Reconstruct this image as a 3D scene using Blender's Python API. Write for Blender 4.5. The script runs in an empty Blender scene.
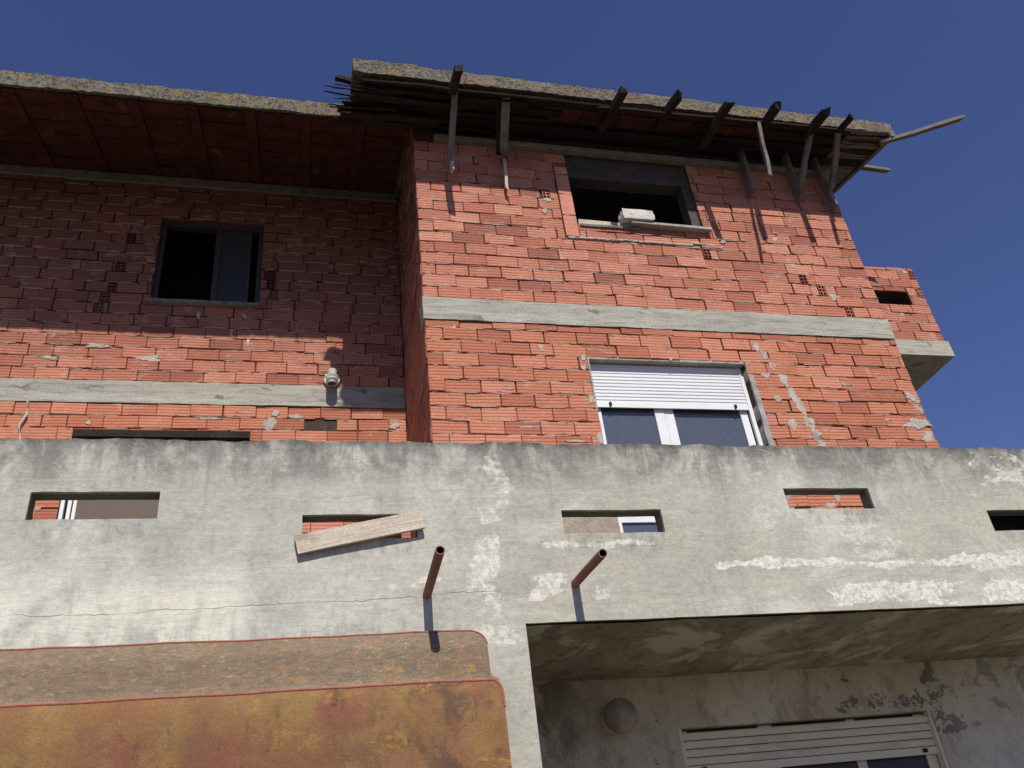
import bpy, math, random
from mathutils import Vector, Matrix, noise
R = random.Random(7)
C = bpy.context.scene.collection
SC = bpy.context.scene
# ---------------------------------------------------------------- helpers
class MB:
    """collects quads; builds ONE mesh object"""
    def __init__(s): s.v=[]; s.f=[]; s.m=[]; s.uv=[]; s.t=[]
    def face(s, pts, mi=0, uv=None, tint=(0,0,0)):
        n=len(s.v); s.v+= [tuple(p) for p in pts]; s.f.append(tuple(range(n,n+len(pts)))); s.m.append(mi)
        s.uv.append(uv or [(0,0)]*len(pts)); s.t.append(tint)
    def box(s, a, b, mi=0, tint=(0,0,0), M=None, skip=()):
        x0,y0,z0=a; x1,y1,z1=b
        F={'f':[(x0,y0,z0),(x1,y0,z0),(x1,y0,z1),(x0,y0,z1)],'b':[(x1,y1,z0),(x0,y1,z0),(x0,y1,z1),(x1,y1,z1)],
           'l':[(x0,y1,z0),(x0,y0,z0),(x0,y0,z1),(x0,y1,z1)],'r':[(x1,y0,z0),(x1,y1,z0),(x1,y1,z1),(x1,y0,z1)],
           't':[(x0,y0,z1),(x1,y0,z1),(x1,y1,z1),(x0,y1,z1)],'d':[(x0,y1,z0),(x1,y1,z0),(x1,y0,z0),(x0,y0,z0)]}
        for k,p in F.items():
            if k in skip: continue
            p=[Vector(q) for q in p]
            if M: p=[M@q for q in p]
            s.face(p,mi,[(0,0),(1,0),(1,1),(0,1)],tint)
    def build(s, name, mats, parent=None, smooth=False, merge=False):
        me=bpy.data.meshes.new(name); me.from_pydata(s.v,[],s.f)
        if not isinstance(mats,(list,tuple)): mats=[mats]
        for m in mats: me.materials.append(m)
        me.polygons.foreach_set('material_index', s.m)
        u=me.uv_layers.new(name='UVMap'); flat=[c for f in s.uv for p in f for c in p]; u.data.foreach_set('uv',flat)
        ca=me.color_attributes.new('tint','FLOAT_COLOR','CORNER'); cc=[]
        for f,t in zip(s.f,s.t): cc+= [t[0],t[1],t[2],1.0]*len(f)
        ca.data.foreach_set('color',cc)
        if merge:
            import bmesh
            b=bmesh.new(); b.from_mesh(me); bmesh.ops.remove_doubles(b,verts=b.verts,dist=0.0005); b.to_mesh(me); b.free()
        if smooth: me.polygons.foreach_set('use_smooth',[True]*len(me.polygons))
        me.update()
        o=bpy.data.objects.new(name,me); C.objects.link(o)
        if parent: o.parent=parent
        return o
def tag(o,label=None,cat=None,group=None,kind=None):
    if label:o['label']=label
    if cat:o['category']=cat
    if group:o['group']=group
    if kind:o['kind']=kind
    return o
def empty(name,loc=(0,0,0)):
    o=bpy.data.objects.new(name,None); C.objects.link(o); o.location=loc; return o
def nz(x,y=0,z=0,s=1): return noise.noise(Vector((x*s+3.3,y*s+1.7,z*s+9.1)))
def holed(mb,x0,x1,z0,z1,holes,yf,yb,mi=0,step=None,rough=0,toprough=0):
    """upright slab between x0..x1, z0..z1 with rectangular holes; front at yf, back at yb"""
    xs={x0,x1}; zs={z0,z1}
    for h in holes: xs|={h[0],h[1]}; zs|={h[2],h[3]}
    xs=sorted(x for x in xs if x0<=x<=x1); zs=sorted(z for z in zs if z0<=z<=z1)
    def sub(a):
        if not step: return a
        o=[]
        for p,q in zip(a,a[1:]):
            n=max(1,int((q-p)/step)); o+=[p+(q-p)*i/n for i in range(n)]
        return o+[a[-1]]
    xs=sub(xs); zs=sub(zs)
    def solid(i,j):
        if i<0 or j<0 or i>=len(xs)-1 or j>=len(zs)-1: return False
        cx=(xs[i]+xs[i+1])/2; cz=(zs[j]+zs[j+1])/2
        return not any(h[0]<cx<h[1] and h[2]<cz<h[3] for h in holes)
    def P(i,j,y):
        x=xs[i]; z=zs[j]; 
        if rough:
            y+= rough*nz(x,y,z,2.2)+rough*.5*nz(x,y,z,7)
            edge = (x,z)
            x+= rough*.5*nz(x,z,5,9); z+= rough*.5*nz(z,x,8,9)
        if toprough and abs(zs[j]-z1)<1e-6: z+= toprough*(nz(x,y,0,3)*.9+nz(x,y,3,11)*.8+ min(0,nz(x,y,9,25))*.9)
        return (x,y,z)
    for i in range(len(xs)-1):
        for j in range(len(zs)-1):
            if not solid(i,j): continue
            mb.face([P(i,j,yf),P(i+1,j,yf),P(i+1,j+1,yf),P(i,j+1,yf)],mi)
            mb.face([P(i+1,j,yb),P(i,j,yb),P(i,j+1,yb),P(i+1,j+1,yb)],mi)
            if not solid(i-1,j): mb.face([P(i,j,yb),P(i,j,yf),P(i,j+1,yf),P(i,j+1,yb)],mi)
            if not solid(i+1,j): mb.face([P(i+1,j,yf),P(i+1,j,yb),P(i+1,j+1,yb),P(i+1,j+1,yf)],mi)
            if not solid(i,j-1): mb.face([P(i,j,yb),P(i+1,j,yb),P(i+1,j,yf),P(i,j,yf)],mi)
            if not solid(i,j+1): mb.face([P(i,j+1,yf),P(i+1,j+1,yf),P(i+1,j+1,yb),P(i,j+1,yb)],mi)
BL,BH=.3185,.1412
MORT=.8
def brick(mb,O,ux,x0,x1,z0,z1,nrm,depth=.11,mi=1,jit=1,end=False,dark=0,nomort=False):
    """one hollow brick laid in a wall: O origin, ux direction along the wall, nrm outward"""
    if not end and not nomort and R.random()<MORT and x1-x0>.08:
        a=x0+R.random()*.05; c=x1-.006-(R.random()**2)*.09; n_=6; U_=Vector(ux); N_=Vector(nrm); O_=Vector(O)
        d0=.001+R.uniform(-.006,.004)
        top=[z0+.0062+R.uniform(-.0015,.0035) for _ in range(n_+1)]; bot=[z0-.0035+R.uniform(-.003,.001) for _ in range(n_+1)]
        top[0]=bot[0]+.003; top[-1]=bot[-1]+.003
        dd=[d0+R.uniform(-.002,.002) for _ in range(n_+1)]
        q=lambda k,z,d: O_+U_*(a+(c-a)*k/n_)+Vector((0,0,z))+N_*d
        for k in range(n_):
            mb.face([q(k,bot[k],dd[k]),q(k+1,bot[k+1],dd[k+1]),q(k+1,top[k+1],dd[k+1]),q(k,top[k],dd[k])],3)
            mb.face([q(k,top[k],dd[k]),q(k+1,top[k+1],dd[k+1]),q(k+1,top[k+1],-.03),q(k,top[k],-.03)],3)
            mb.face([q(k,bot[k],-.03),q(k+1,bot[k+1],-.03),q(k+1,bot[k+1],dd[k+1]),q(k,bot[k],dd[k])],3)
    g=.003+R.random()*.003; x0+=g*.6; x1-=g*.6+(R.random()**4)*.014; z0+=g*.8+.0022; z1-=g*.8+(R.random()**3)*.006
    if x1-x0<.012 or z1-z0<.012: return
    o=(R.random()-.5)*.013*jit+(R.random()<.05)*.006; tl=(R.random()-.5)*.005*jit; rz=(R.random()-.5)*.010*jit; rt=(R.random()-.5)*.008*jit
    b=min(.004,(x1-x0)*.2)
    dz0=(R.random()-.5)*.006*jit
    z0+=dz0*.4; z1+=dz0*.4
    U=Vector(ux); Nn=Vector(nrm); O=Vector(O)
    def p(x,z,d):
        t=(x-x0)/(x1-x0)-.5; s=(z-z0)/(z1-z0)-.5
        return O+U*x+Vector((0,0,z+rz*t))+Nn*(d+o+tl*t*2+rt*s if d>-.05 else d)
    tint=(R.random(),R.random(),dark)
    fx=[(x0+b,z0+b),(x1-b,z0+b),(x1-b,z1-b),(x0+b,z1-b)]; ex=[(x0,z0),(x1,z0),(x1,z1),(x0,z1)]
    ur=(x1-x0)/BL
    uvs=[(0,0.04),(ur,0.04),(ur,.96),(0,.96)]
    if end: # exposed hollow end: 2 x 3 dark cells
        nx=2; nzc=3; 
        wx=(x1-x0)/nx; wz=(z1-z0)/nzc; w=.005
        for i in range(nx):
            for j in range(nzc):
                a,c=x0+i*wx,x0+(i+1)*wx; d,e=z0+j*wz,z0+(j+1)*wz
                A=[(a,d),(c,d),(c,e),(a,e)]; B=[(a+w,d+w),(c-w,d+w),(c-w,e-w),(a+w,e-w)]
                for k in range(4):
                    l=(k+1)%4
                    mb.face([p(*A[k],0),p(*A[l],0),p(*B[l],0),p(*B[k],0)],mi,None,tint)
                    mb.face([p(*B[k],0),p(*B[l],0),p(*B[l],-.06),p(*B[k],-.06)],mi,None,(0,0,1))
                mb.face([p(*q,-.06) for q in B],0)
    else:
        F=[p(x,z,0) for x,z in fx]; mb.face(F,mi,uvs,tint)
        for k in range(4):
            l=(k+1)%4
            mb.face([p(*ex[k],-b),p(*ex[l],-b),p(*fx[l],0),p(*fx[k],0)],mi,None,tint)
    for k in range(4):
        l=(k+1)%4
        mb.face([p(*ex[k],-depth),p(*ex[l],-depth),p(*ex[l],-b),p(*ex[k],-b)],mi,None,(tint[0],tint[1],max(dark,.35)))
def courses(mb,O,ux,nrm,x0,x1,zlo,zhi,holes,from_top=False,first=(.15,.32),missing=(),ends=(),halfcol=True,dark=0,lead=0):
    n=int(math.ceil((zhi-zlo)/BH-1e-6))+(1 if lead else 0)
    for r in range(n):
        if from_top and lead: zt=zhi-(lead+(r-1)*BH if r else 0); zb=max(zlo,zhi-lead-r*BH)
        elif from_top: zt=zhi-r*BH; zb=max(zlo,zt-BH)
        else: zb=zlo+r*BH; zt=min(zhi,zb+BH)
        if zt-zb<.03: continue
        xs=[x0]; x=x0+(first[r%2]+(R.random()-.5)*.03 if halfcol else (r%2)*.5*BL+.05)
        while x<x1-.03:
            xs.append(x); x+=BL+(R.random()-.5)*.02+(R.random()<.04)*(-.1)
        xs.append(x1)
        for a,b in zip(xs,xs[1:]):
            segs=[(a,b,zb,zt)]
            for h in holes:
                ns=[]
                for (p,q,u,v) in segs:
                    if q<=h[0] or p>=h[1] or v<=h[2] or u>=h[3]: ns.append((p,q,u,v)); continue
                    if p<h[0]: ns.append((p,h[0],u,v))
                    if q>h[1]: ns.append((h[1],q,u,v))
                    m0,m1=max(p,h[0]),min(q,h[1])
                    if u<h[2]-.02: ns.append((m0,m1,u,h[2]))
                    if v>h[3]+.02: ns.append((m0,m1,h[3],v))
                segs=ns
            for s in segs:
                zb_,zt_=s[2],s[3]
                cx=(s[0]+s[1])/2; cz=(zb_+zt_)/2
                if any(abs(cx-m[0])<m[2] and abs(cz-m[1])<BH*.5 for m in missing): continue
                en=False
                for e in ends:
                    if s[0]<e[0]<s[1] and abs(cz-e[1])<BH*.5: en=e
                if en and s[1]-s[0]>.14:
                    w=.085; m0=max(s[0],min(en[0]-w/2,s[1]-w))
                    if m0-s[0]>.03: brick(mb,O,ux,s[0],m0,zb_,zt_,nrm,dark=dark)
                    brick(mb,O,ux,m0,m0+w,zb_,zt_,nrm,end=True,dark=dark)
                    if s[1]-m0-w>.03: brick(mb,O,ux,m0+w,s[1],zb_,zt_,nrm,dark=dark)
                else: brick(mb,O,ux,s[0],s[1],zb_,zt_,nrm,dark=dark,nomort=(zb_>zb+1e-6 or any(h[0]<cx<h[1] and abs(zb_-h[3])<.02 for h in holes)))
def blob(mb,cx,cz,rx,rz,y,mi=2,seed=0,n=48,prot=.005,jag=.45,ux=(1,0,0),nrm=(0,-1,0)):
    """smear of mortar or plaster on a wall: ragged low mound"""
    rng=[]
    for i in range(n):
        a=i/n*2*math.pi; k=.95+jag*nz(math.cos(a)*.8+seed*3.1,math.sin(a)*.8+seed,seed,1.3)*1.5+jag*.9*nz(math.cos(a)*4+seed*3.1,math.sin(a)*4,seed,1.1)+jag*.5*nz(math.cos(a)*11,math.sin(a)*11+seed,seed,1.3)
        rng.append((cx+rx*k*math.cos(a),cz+rz*k*math.sin(a)))
    U=Vector(ux);Nn=Vector(nrm)
    def P(x,z,d): return Vector((0,y,0))+U*x+Vector((0,0,z))+Nn*d
    inner=[(cx+(x-cx)*.82,cz+(z-cz)*.82) for x,z in rng]; mid=[(cx+(x-cx)*.4,cz+(z-cz)*.4) for x,z in rng]
    for i in range(n):
        j=(i+1)%n
        di=[prot*(.75+.5*nz(*q,seed,14)) for q in (inner[i],inner[j],mid[i],mid[j])]
        mb.face([P(*rng[i],-.012),P(*rng[j],-.012),P(*inner[j],di[1]),P(*inner[i],di[0])],mi)
        mb.face([P(*inner[i],di[0]),P(*inner[j],di[1]),P(*mid[j],di[3]*1.2),P(*mid[i],di[2]*1.2)],mi)
        mb.face([P(*mid[i],di[2]*1.2),P(*mid[j],di[3]*1.2),P(cx,cz,prot)],mi)
def bar(mb,a,b,w,h,up=(0,0,1),mi=0,rough=0,taper=1,ragged=False,seg=6,side=None):
    """timber from a to b, rectangular section, optional roughness and splintered far end"""
    a=Vector(a);b=Vector(b); d=(b-a); L=d.length; d.normalize(); u=Vector(up)
    s=d.cross(u)
    if s.length<1e-3: s=d.cross(Vector((1,0,0)))
    s.normalize(); u=s.cross(d).normalized()
    rings=[]
    for i in range(seg+1):
        t=i/seg; k=1+(taper-1)*t
        c=a+d*L*t+ (s*nz(a.x+t*L,a.y,a.z,3)+u*nz(a.z+t*L,a.x,a.y,3))*rough
        ring=[]
        for q,(sx,sz) in enumerate(((-1,-1),(1,-1),(1,1),(-1,1))):
            e=Vector((0,0,0))
            if ragged and i==seg: e=-d*R.random()*min(.10,L*.2)
            ring.append(c+s*sx*w/2*k+u*sz*h/2*k+e+s*(R.random()-.5)*rough*.3+u*(R.random()-.5)*rough*.3)
        rings.append(ring)
    for i in range(seg):
        for q in range(4):
            r=(q+1)%4
            mb.face([rings[i][q],rings[i][r],rings[i+1][r],rings[i+1][q]],mi,[(q/4,i/seg*L),(r/4 if r else 1,i/seg*L),(r/4 if r else 1,(i+1)/seg*L),(q/4,(i+1)/seg*L)])
    mb.face(rings[0][::-1],mi); mb.face(rings[-1],mi)
def tube(mb,pts,r,n=12,mi=0,inner=None,caps=True,inmi=0):
    pts=[Vector(p) for p in pts]; rings=[]
    for i,p in enumerate(pts):
        d=(pts[min(i+1,len(pts)-1)]-pts[max(i-1,0)]).normalized()
        s=d.cross(Vector((0,0,1))); 
        if s.length<1e-3: s=d.cross(Vector((1,0,0)))
        s.normalize(); u=s.cross(d)
        rings.append([p+(s*math.cos(2*math.pi*k/n)+u*math.sin(2*math.pi*k/n))*r for k in range(n)])
    for i in range(len(rings)-1):
        for k in range(n):
            l=(k+1)%n; mb.face([rings[i][k],rings[i][l],rings[i+1][l],rings[i+1][k]],mi)
    if inner:   # open far end
        d=(pts[-1]-pts[-2]).normalized(); e=rings[-1]; c=pts[-1]
        ir=[c+(q-c)*inner for q in e]; dr=[q-d*r*3 for q in ir]
        for k in range(n):
            l=(k+1)%n
            mb.face([e[k],e[l],ir[l],ir[k]],mi); mb.face([ir[k],ir[l],dr[l],dr[k]],inmi)
        mb.face(dr,inmi); mb.face(rings[0][::-1],mi)
    elif caps: mb.face(rings[0][::-1],mi); mb.face(rings[-1],mi)
# ---------------------------------------------------------------- material helpers
class G:
    def __init__(s,name):
        s.m=bpy.data.materials.new(name); s.m.use_nodes=True; s.t=s.m.node_tree; s.n=s.t.nodes; s.l=s.t.links
        s.b=s.n['Principled BSDF']; s.co=s.n.new('ShaderNodeTexCoord').outputs['Object']
        s.sep=s.n.new('ShaderNodeSeparateXYZ'); s.l.new(s.co,s.sep.inputs[0])
        s.x,s.y,s.z=s.sep.outputs
    def put(s,sock,v):
        if hasattr(v,'links'): s.l.new(v,sock)
        else:
            if sock.type=='RGBA' and not isinstance(v,(int,float)) and len(v)==3: v=(*v,1)
            sock.default_value=v
    def noise(s,scale=5,detail=6,rough=.6,dist=0,co=None,stretch=None,w=None):
        co=co or s.co
        if stretch:
            mp=s.n.new('ShaderNodeMapping'); mp.inputs['Scale'].default_value=stretch; s.l.new(co,mp.inputs[0]); co=mp.outputs[0]
            if w is not None: mp.inputs['Location'].default_value=(w,w*1.7,w*.6)
        n=s.n.new('ShaderNodeTexNoise'); n.inputs['Scale'].default_value=scale; n.inputs['Detail'].default_value=detail
        n.inputs['Roughness'].default_value=rough; n.inputs['Distortion'].default_value=dist; s.l.new(co,n.inputs['Vector']); return n.outputs[0]
    def vor(s,scale=5,feature='F1',co=None,dist=None):
        n=s.n.new('ShaderNodeTexVoronoi'); n.feature=feature; n.inputs['Scale'].default_value=scale; s.l.new(co or s.co,n.inputs['Vector']); return n.outputs['Distance']
    def op(s,o,a,b=0,clamp=False):
        n=s.n.new('ShaderNodeMath'); n.operation=o; n.use_clamp=clamp; s.put(n.inputs[0],a); s.put(n.inputs[1],b); return n.outputs[0]
    def ramp(s,v,lo,hi,a=0,b=1,smooth=True):
        n=s.n.new('ShaderNodeMapRange'); n.interpolation_type='SMOOTHSTEP' if smooth else 'LINEAR'
        s.put(n.inputs[0],v); n.inputs[1].default_value=lo; n.inputs[2].default_value=hi; n.inputs[3].default_value=a; n.inputs[4].default_value=b; return n.outputs[0]
    def mix(s,f,a,b,mode='MIX'):
        n=s.n.new('ShaderNodeMix'); n.data_type='RGBA'; n.blend_type=mode
        s.put(n.inputs[0],f); s.put(n.inputs[6],a); s.put(n.inputs[7],b); return n.outputs[2]
    def bump(s,h,strength=.4,dist=.01,prev=None):
        n=s.n.new('ShaderNodeBump'); n.inputs['Strength'].default_value=strength; n.inputs['Distance'].default_value=dist
        s.l.new(h,n.inputs['Height'])
        if prev: s.l.new(prev,n.inputs['Normal'])
        return n.outputs[0]
    def done(s,col,rough=.9,normal=None,metal=0,spec=.2):
        s.put(s.b.inputs['Base Color'],col); s.put(s.b.inputs['Roughness'],rough); s.b.inputs['Metallic'].default_value=metal
        s.b.inputs['Specular IOR Level'].default_value=spec
        if normal: s.l.new(normal,s.b.inputs['Normal'])
        return s.m
    def box(s,x0,x1,z0,z1,soft=.1):
        """soft world-space rectangle mask on the facade"""
        a=s.ramp(s.x,x0-soft,x0+soft); b=s.ramp(s.x,x1-soft,x1+soft,1,0); c=s.ramp(s.z,z0-soft,z0+soft); d=s.ramp(s.z,z1-soft,z1+soft,1,0)
        return s.op('MULTIPLY',s.op('MULTIPLY',a,b),s.op('MULTIPLY',c,d))
    def attr(s,name):
        n=s.n.new('ShaderNodeAttribute'); n.attribute_name=name; q=s.n.new('ShaderNodeSeparateColor'); s.l.new(n.outputs['Color'],q.inputs[0]); return q.outputs
M={}
P=5.0
def mk_parapet():
    g=G('weathered_render')
    big=g.noise(.8,5,.55,.3); med=g.noise(3.0,8,.6,.4); fine=g.noise(26,8,.7); grit=g.noise(170,3,.6)
    right=g.ramp(g.x,.9,1.5)
    base=g.mix(g.ramp(big,.35,.65),(.435,.42,.355),(.525,.508,.435))
    base=g.mix(g.op('MULTIPLY',right,.6),base,(.43,.40,.32))
    col=g.mix(g.ramp(med,.42,.68,0,.6),base,(.345,.33,.29))
    pale=g.noise(1.4,9,.6,.5,stretch=(1,1,1.1),w=4)
    col=g.mix(g.ramp(pale,.50,.66,0,.6),col,(.62,.60,.52))
    # trowel strokes: long faint arcs
    tr=g.noise(3.5,6,.6,1.2,stretch=(.45,1,2.2),w=33); col=g.mix(g.ramp(tr,.52,.70,0,.35),col,(.37,.35,.30))
    # run-off stains from the top edge
    st=g.noise(2.2,8,.62,.3,stretch=(2.4,2.4,.55),w=2); top=g.ramp(g.z,2.36,2.78); top2=g.ramp(g.z,2.60,2.78)
    col=g.mix(g.op('MULTIPLY',g.op('MULTIPLY',top,g.ramp(st,.40,.62)),.78),col,(.165,.16,.145))
    mot=g.noise(3.4,10,.74,.5,w=19,stretch=(1,1,.8)); col=g.mix(g.op('MULTIPLY',g.op('MULTIPLY',g.ramp(g.z,2.38,2.62),g.ramp(mot,.44,.58)),.72),col,(.20,.195,.175)); col=g.mix(g.op('MULTIPLY',g.op('MULTIPLY',g.ramp(g.z,2.40,2.60),g.ramp(g.noise(7,10,.74,.4,w=29,stretch=(1,1,.7)),.56,.66)),.5),col,(.56,.54,.47)); dk=g.noise(5,10,.72,.4,w=9,stretch=(1,1,.8)); col=g.mix(g.op('MULTIPLY',g.op('MULTIPLY',top2,g.ramp(dk,.43,.60)),.85),col,(.12,.118,.108))
    rim=g.op('MULTIPLY',g.ramp(g.z,2.715,2.785),g.ramp(g.noise(13,8,.75),.38,.58)); col=g.mix(g.op('MULTIPLY',rim,.75),col,(.07,.068,.062))
    thin=g.noise(9,5,.55,.15,stretch=(2.2,2.2,.10),w=27); thinm=g.op('MULTIPLY',g.ramp(g.z,2.0,2.75),g.ramp(thin,.56,.68)); col=g.mix(g.op('MULTIPLY',thinm,.38),col,(.20,.195,.175))
    thin2=g.noise(7,5,.55,.15,stretch=(2.2,2.2,.12),w=47); col=g.mix(g.op('MULTIPLY',g.op('MULTIPLY',g.ramp(g.z,1.9,2.6),g.ramp(thin2,.62,.74)),.22),col,(.66,.64,.57))
    # pale foot of the wall on the left with drips
    lf=g.op('MULTIPLY',g.box(-6,-.3,1.30,1.86,.14),g.ramp(g.noise(2.6,8,.6,.5,w=1,stretch=(1.6,1,.7)),.34,.56)); col=g.mix(g.op('MULTIPLY',lf,.85),col,(.70,.675,.565))
    drip=g.op('MULTIPLY',g.ramp(g.z,1.74,1.46),g.ramp(g.noise(5,7,.65,.2,w=41,stretch=(2.6,1,.5)),.46,.62)); drip=g.op('MULTIPLY',drip,g.ramp(g.x,1.25,.9)); col=g.mix(g.op('MULTIPLY',drip,.5),col,(.27,.265,.24))
    X0,Z0=g.x,g.z; wx=g.op('MULTIPLY',g.op('SUBTRACT',g.noise(1.6,6,.65,w=63,stretch=(1,1,1)),.5),1.1); wz=g.op('MULTIPLY',g.op('SUBTRACT',g.noise(2.6,7,.65,w=67,stretch=(.8,1,1)),.5),.26)
    def flake(bx,sc,lo,hi,k,w,tone,soft=.035):
        n=g.noise(sc,10,.70,.3,stretch=(.7,1,1.5),w=w); g.x,g.z=g.op('ADD',X0,wx),g.op('ADD',Z0,wz); m=g.box(*bx,soft); g.x,g.z=X0,Z0
        e=g.ramp(g.op('ADD',n,g.op('MULTIPLY',m,.30)),lo+.30,hi+.30); return g.op('MULTIPLY',g.op('MULTIPLY',e,g.ramp(m,0,.2)),k)
    inner=g.mix(g.ramp(g.noise(26,8,.8,w=51,stretch=(1,1,1)),.44,.58),(.74,.71,.61),(.50,.475,.41))
    for bx,sc,lo,hi,k,w in [((.98,1.22,1.84,2.10),5,.36,.40,.9,3),((.55,1.1,1.74,1.86),5,.42,.47,.7,5),((1.02,1.2,1.36,1.82),7,.44,.49,.8,8),((.86,1.02,2.0,2.66),5,.50,.60,.4,81),
                        ((2.62,8.4,1.83,1.90),3.0,.385,.41,1,11),((3.45,8.4,1.54,1.74),4.0,.45,.475,1,12),((4.6,8.4,1.78,1.93),4.0,.46,.49,.9,95),((1.55,2.30,2.00,2.07),6,.40,.46,.9,14),
                        ((1.46,1.66,1.66,1.84),7,.44,.48,.9,15),((1.78,1.95,1.62,1.78),7,.46,.50,.7,19),((1.05,1.25,2.2,2.70),4,.44,.54,.8,16),((4.9,5.6,2.35,2.75),6,.50,.54,.7,17),((3.75,4.05,1.90,2.22),5,.47,.54,.6,18),((2.9,3.2,2.0,2.75),4,.52,.62,.5,20),((-2.6,-1.6,1.5,1.75),5,.46,.54,.6,22)]:
        col=g.mix(flake(bx,sc,lo,hi,k,w,0),col,inner)
    col=g.mix(g.op('MULTIPLY',g.box(.20,1.3,2.05,2.75,.2),g.ramp(g.noise(3,7,.6,w=57,stretch=(1.6,1,.7)),.52,.7,0,.6)),col,(.25,.235,.19))
    for sx0,sx1,sz in ((-1.54,-.835,2.245),(0,.7,2.10),(1.65,2.35,2.11),(3.32,4.01,2.27),(4.95,5.65,2.08)):
        n=g.noise(7,7,.7,w=sx0*3,stretch=(1.6,1,.7)); col=g.mix(g.op('MULTIPLY',g.box(sx0,sx1,sz-.12,sz,.04),g.ramp(n,.46,.62,0,.5)),col,(.21,.205,.185))
    cz=g.op('ADD',g.op('ADD',1.705,g.op('MULTIPLY',g.x,.022)),g.op('ADD',g.op('MULTIPLY',g.op('SUBTRACT',g.noise(1.6,3,.5,stretch=(1,0,0)),.5),.10),g.op('MULTIPLY',g.op('SUBTRACT',g.noise(9,6,.7,stretch=(1,0,0)),.5),.05)))
    cd=g.op('ABSOLUTE',g.op('SUBTRACT',g.z,cz)); cw=g.ramp(cd,.0004,.0036,1,0); cm=g.op('MULTIPLY',cw,g.ramp(g.x,1.05,1.2,.65,0)); cm=g.op('MULTIPLY',cm,g.ramp(g.noise(5,4,.6),.38,.6,.25,1))
    col=g.mix(cm,col,(.12,.115,.10))
    col=g.mix(g.ramp(g.noise(11,9,.75,.2,w=61,stretch=(1,1,.85)),.52,.70,0,.32),col,(.26,.25,.22))
    col=g.mix(g.ramp(g.y,P+.014,P+.03,0,.75),col,(.07,.066,.058))  # slot reveals behind the front face painted darker in place of shade
    sp=g.ramp(g.noise(60,4,.75),.68,.72); col=g.mix(g.op('MULTIPLY',sp,.5),col,(.14,.135,.12))
    col=g.mix(.42,col,g.mix(g.ramp(fine,.3,.7),(.36,.36,.36),(.64,.64,.64)),'OVERLAY')
    col=g.mix(.3,col,g.mix(g.ramp(grit,.3,.7),(.4,.4,.4),(.6,.6,.6)),'OVERLAY')
    nb=g.bump(g.op('SUBTRACT',g.op('ADD',g.op('ADD',g.op('MULTIPLY',med,1.2),g.op('MULTIPLY',fine,.4)),g.op('ADD',g.op('MULTIPLY',grit,.08),g.op('MULTIPLY',tr,.8))),cm),.45,.02)
    return g.done(col,.95,nb,spec=.1)
def mk_concrete(name,a,b,dark,k=.5,grain=1,streak=(1,1,1),patch=None):
    g=G(name); n1=g.noise(1.6,7,.6,.5,stretch=streak,w=3); n2=g.noise(9,8,.68,.3,stretch=streak,w=7); n3=g.noise(70,5,.7)
    col=g.mix(g.ramp(n1,.35,.65),a,b); col=g.mix(g.ramp(n2,.46,.66,0,k),col,dark)
    if patch: col=g.mix(g.ramp(g.noise(patch[0],9,.62,.5,w=11,stretch=patch[4] if len(patch)>4 else (1,1,1)),patch[1],patch[2]),col,patch[3])
    col=g.mix(.4*grain,col,g.mix(g.ramp(n3,.3,.7),(.3,.3,.3),(.7,.7,.7)),'OVERLAY')
    return g.done(col,.93,g.bump(g.op('ADD',n2,g.op('MULTIPLY',n3,.35)),.5*grain,.012),spec=.12)
def mk_inner(name,a,b,dark,k,grain,streak,patch):
    g=G(name); n1=g.noise(1.3,7,.6,.5,stretch=streak,w=3); n2=g.noise(7,9,.70,.3,stretch=streak,w=7); n3=g.noise(70,5,.7)
    col=g.mix(g.ramp(n1,.35,.65),a,b); col=g.mix(g.ramp(n2,.46,.66,0,k),col,dark)
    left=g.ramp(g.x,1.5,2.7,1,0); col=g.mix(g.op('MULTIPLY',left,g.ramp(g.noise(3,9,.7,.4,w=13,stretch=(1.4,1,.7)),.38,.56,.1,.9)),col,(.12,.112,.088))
    head=g.box(3.9,5.0,1.16,1.30,.04); pn=g.noise(5,9,.66,.4,w=23,stretch=(1,1,1.3)); col=g.mix(g.op('MULTIPLY',g.ramp(g.op('ADD',pn,g.op('MULTIPLY',head,.11)),.645,.68),.75),col,(.13,.122,.10))
    rt=g.box(4.85,6.2,.9,1.5,.1); pn=g.noise(4,9,.66,.4,w=33,stretch=(1,1,1)); col=g.mix(g.op('MULTIPLY',g.ramp(g.op('ADD',pn,g.op('MULTIPLY',rt,.12)),.645,.67),.85),col,(.13,.122,.10))
    col=g.mix(g.ramp(g.x,4.9,5.6,0,.35),col,(.85,.82,.72))  # paler right end: whitewash, with the bounce light there painted in
    col=g.mix(.4,col,g.mix(g.ramp(n3,.3,.7),(.3,.3,.3),(.7,.7,.7)),'OVERLAY')
    return g.done(col,.93,g.bump(g.op('ADD',n2,g.op('MULTIPLY',n3,.35)),.5,.012),spec=.12)
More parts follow.
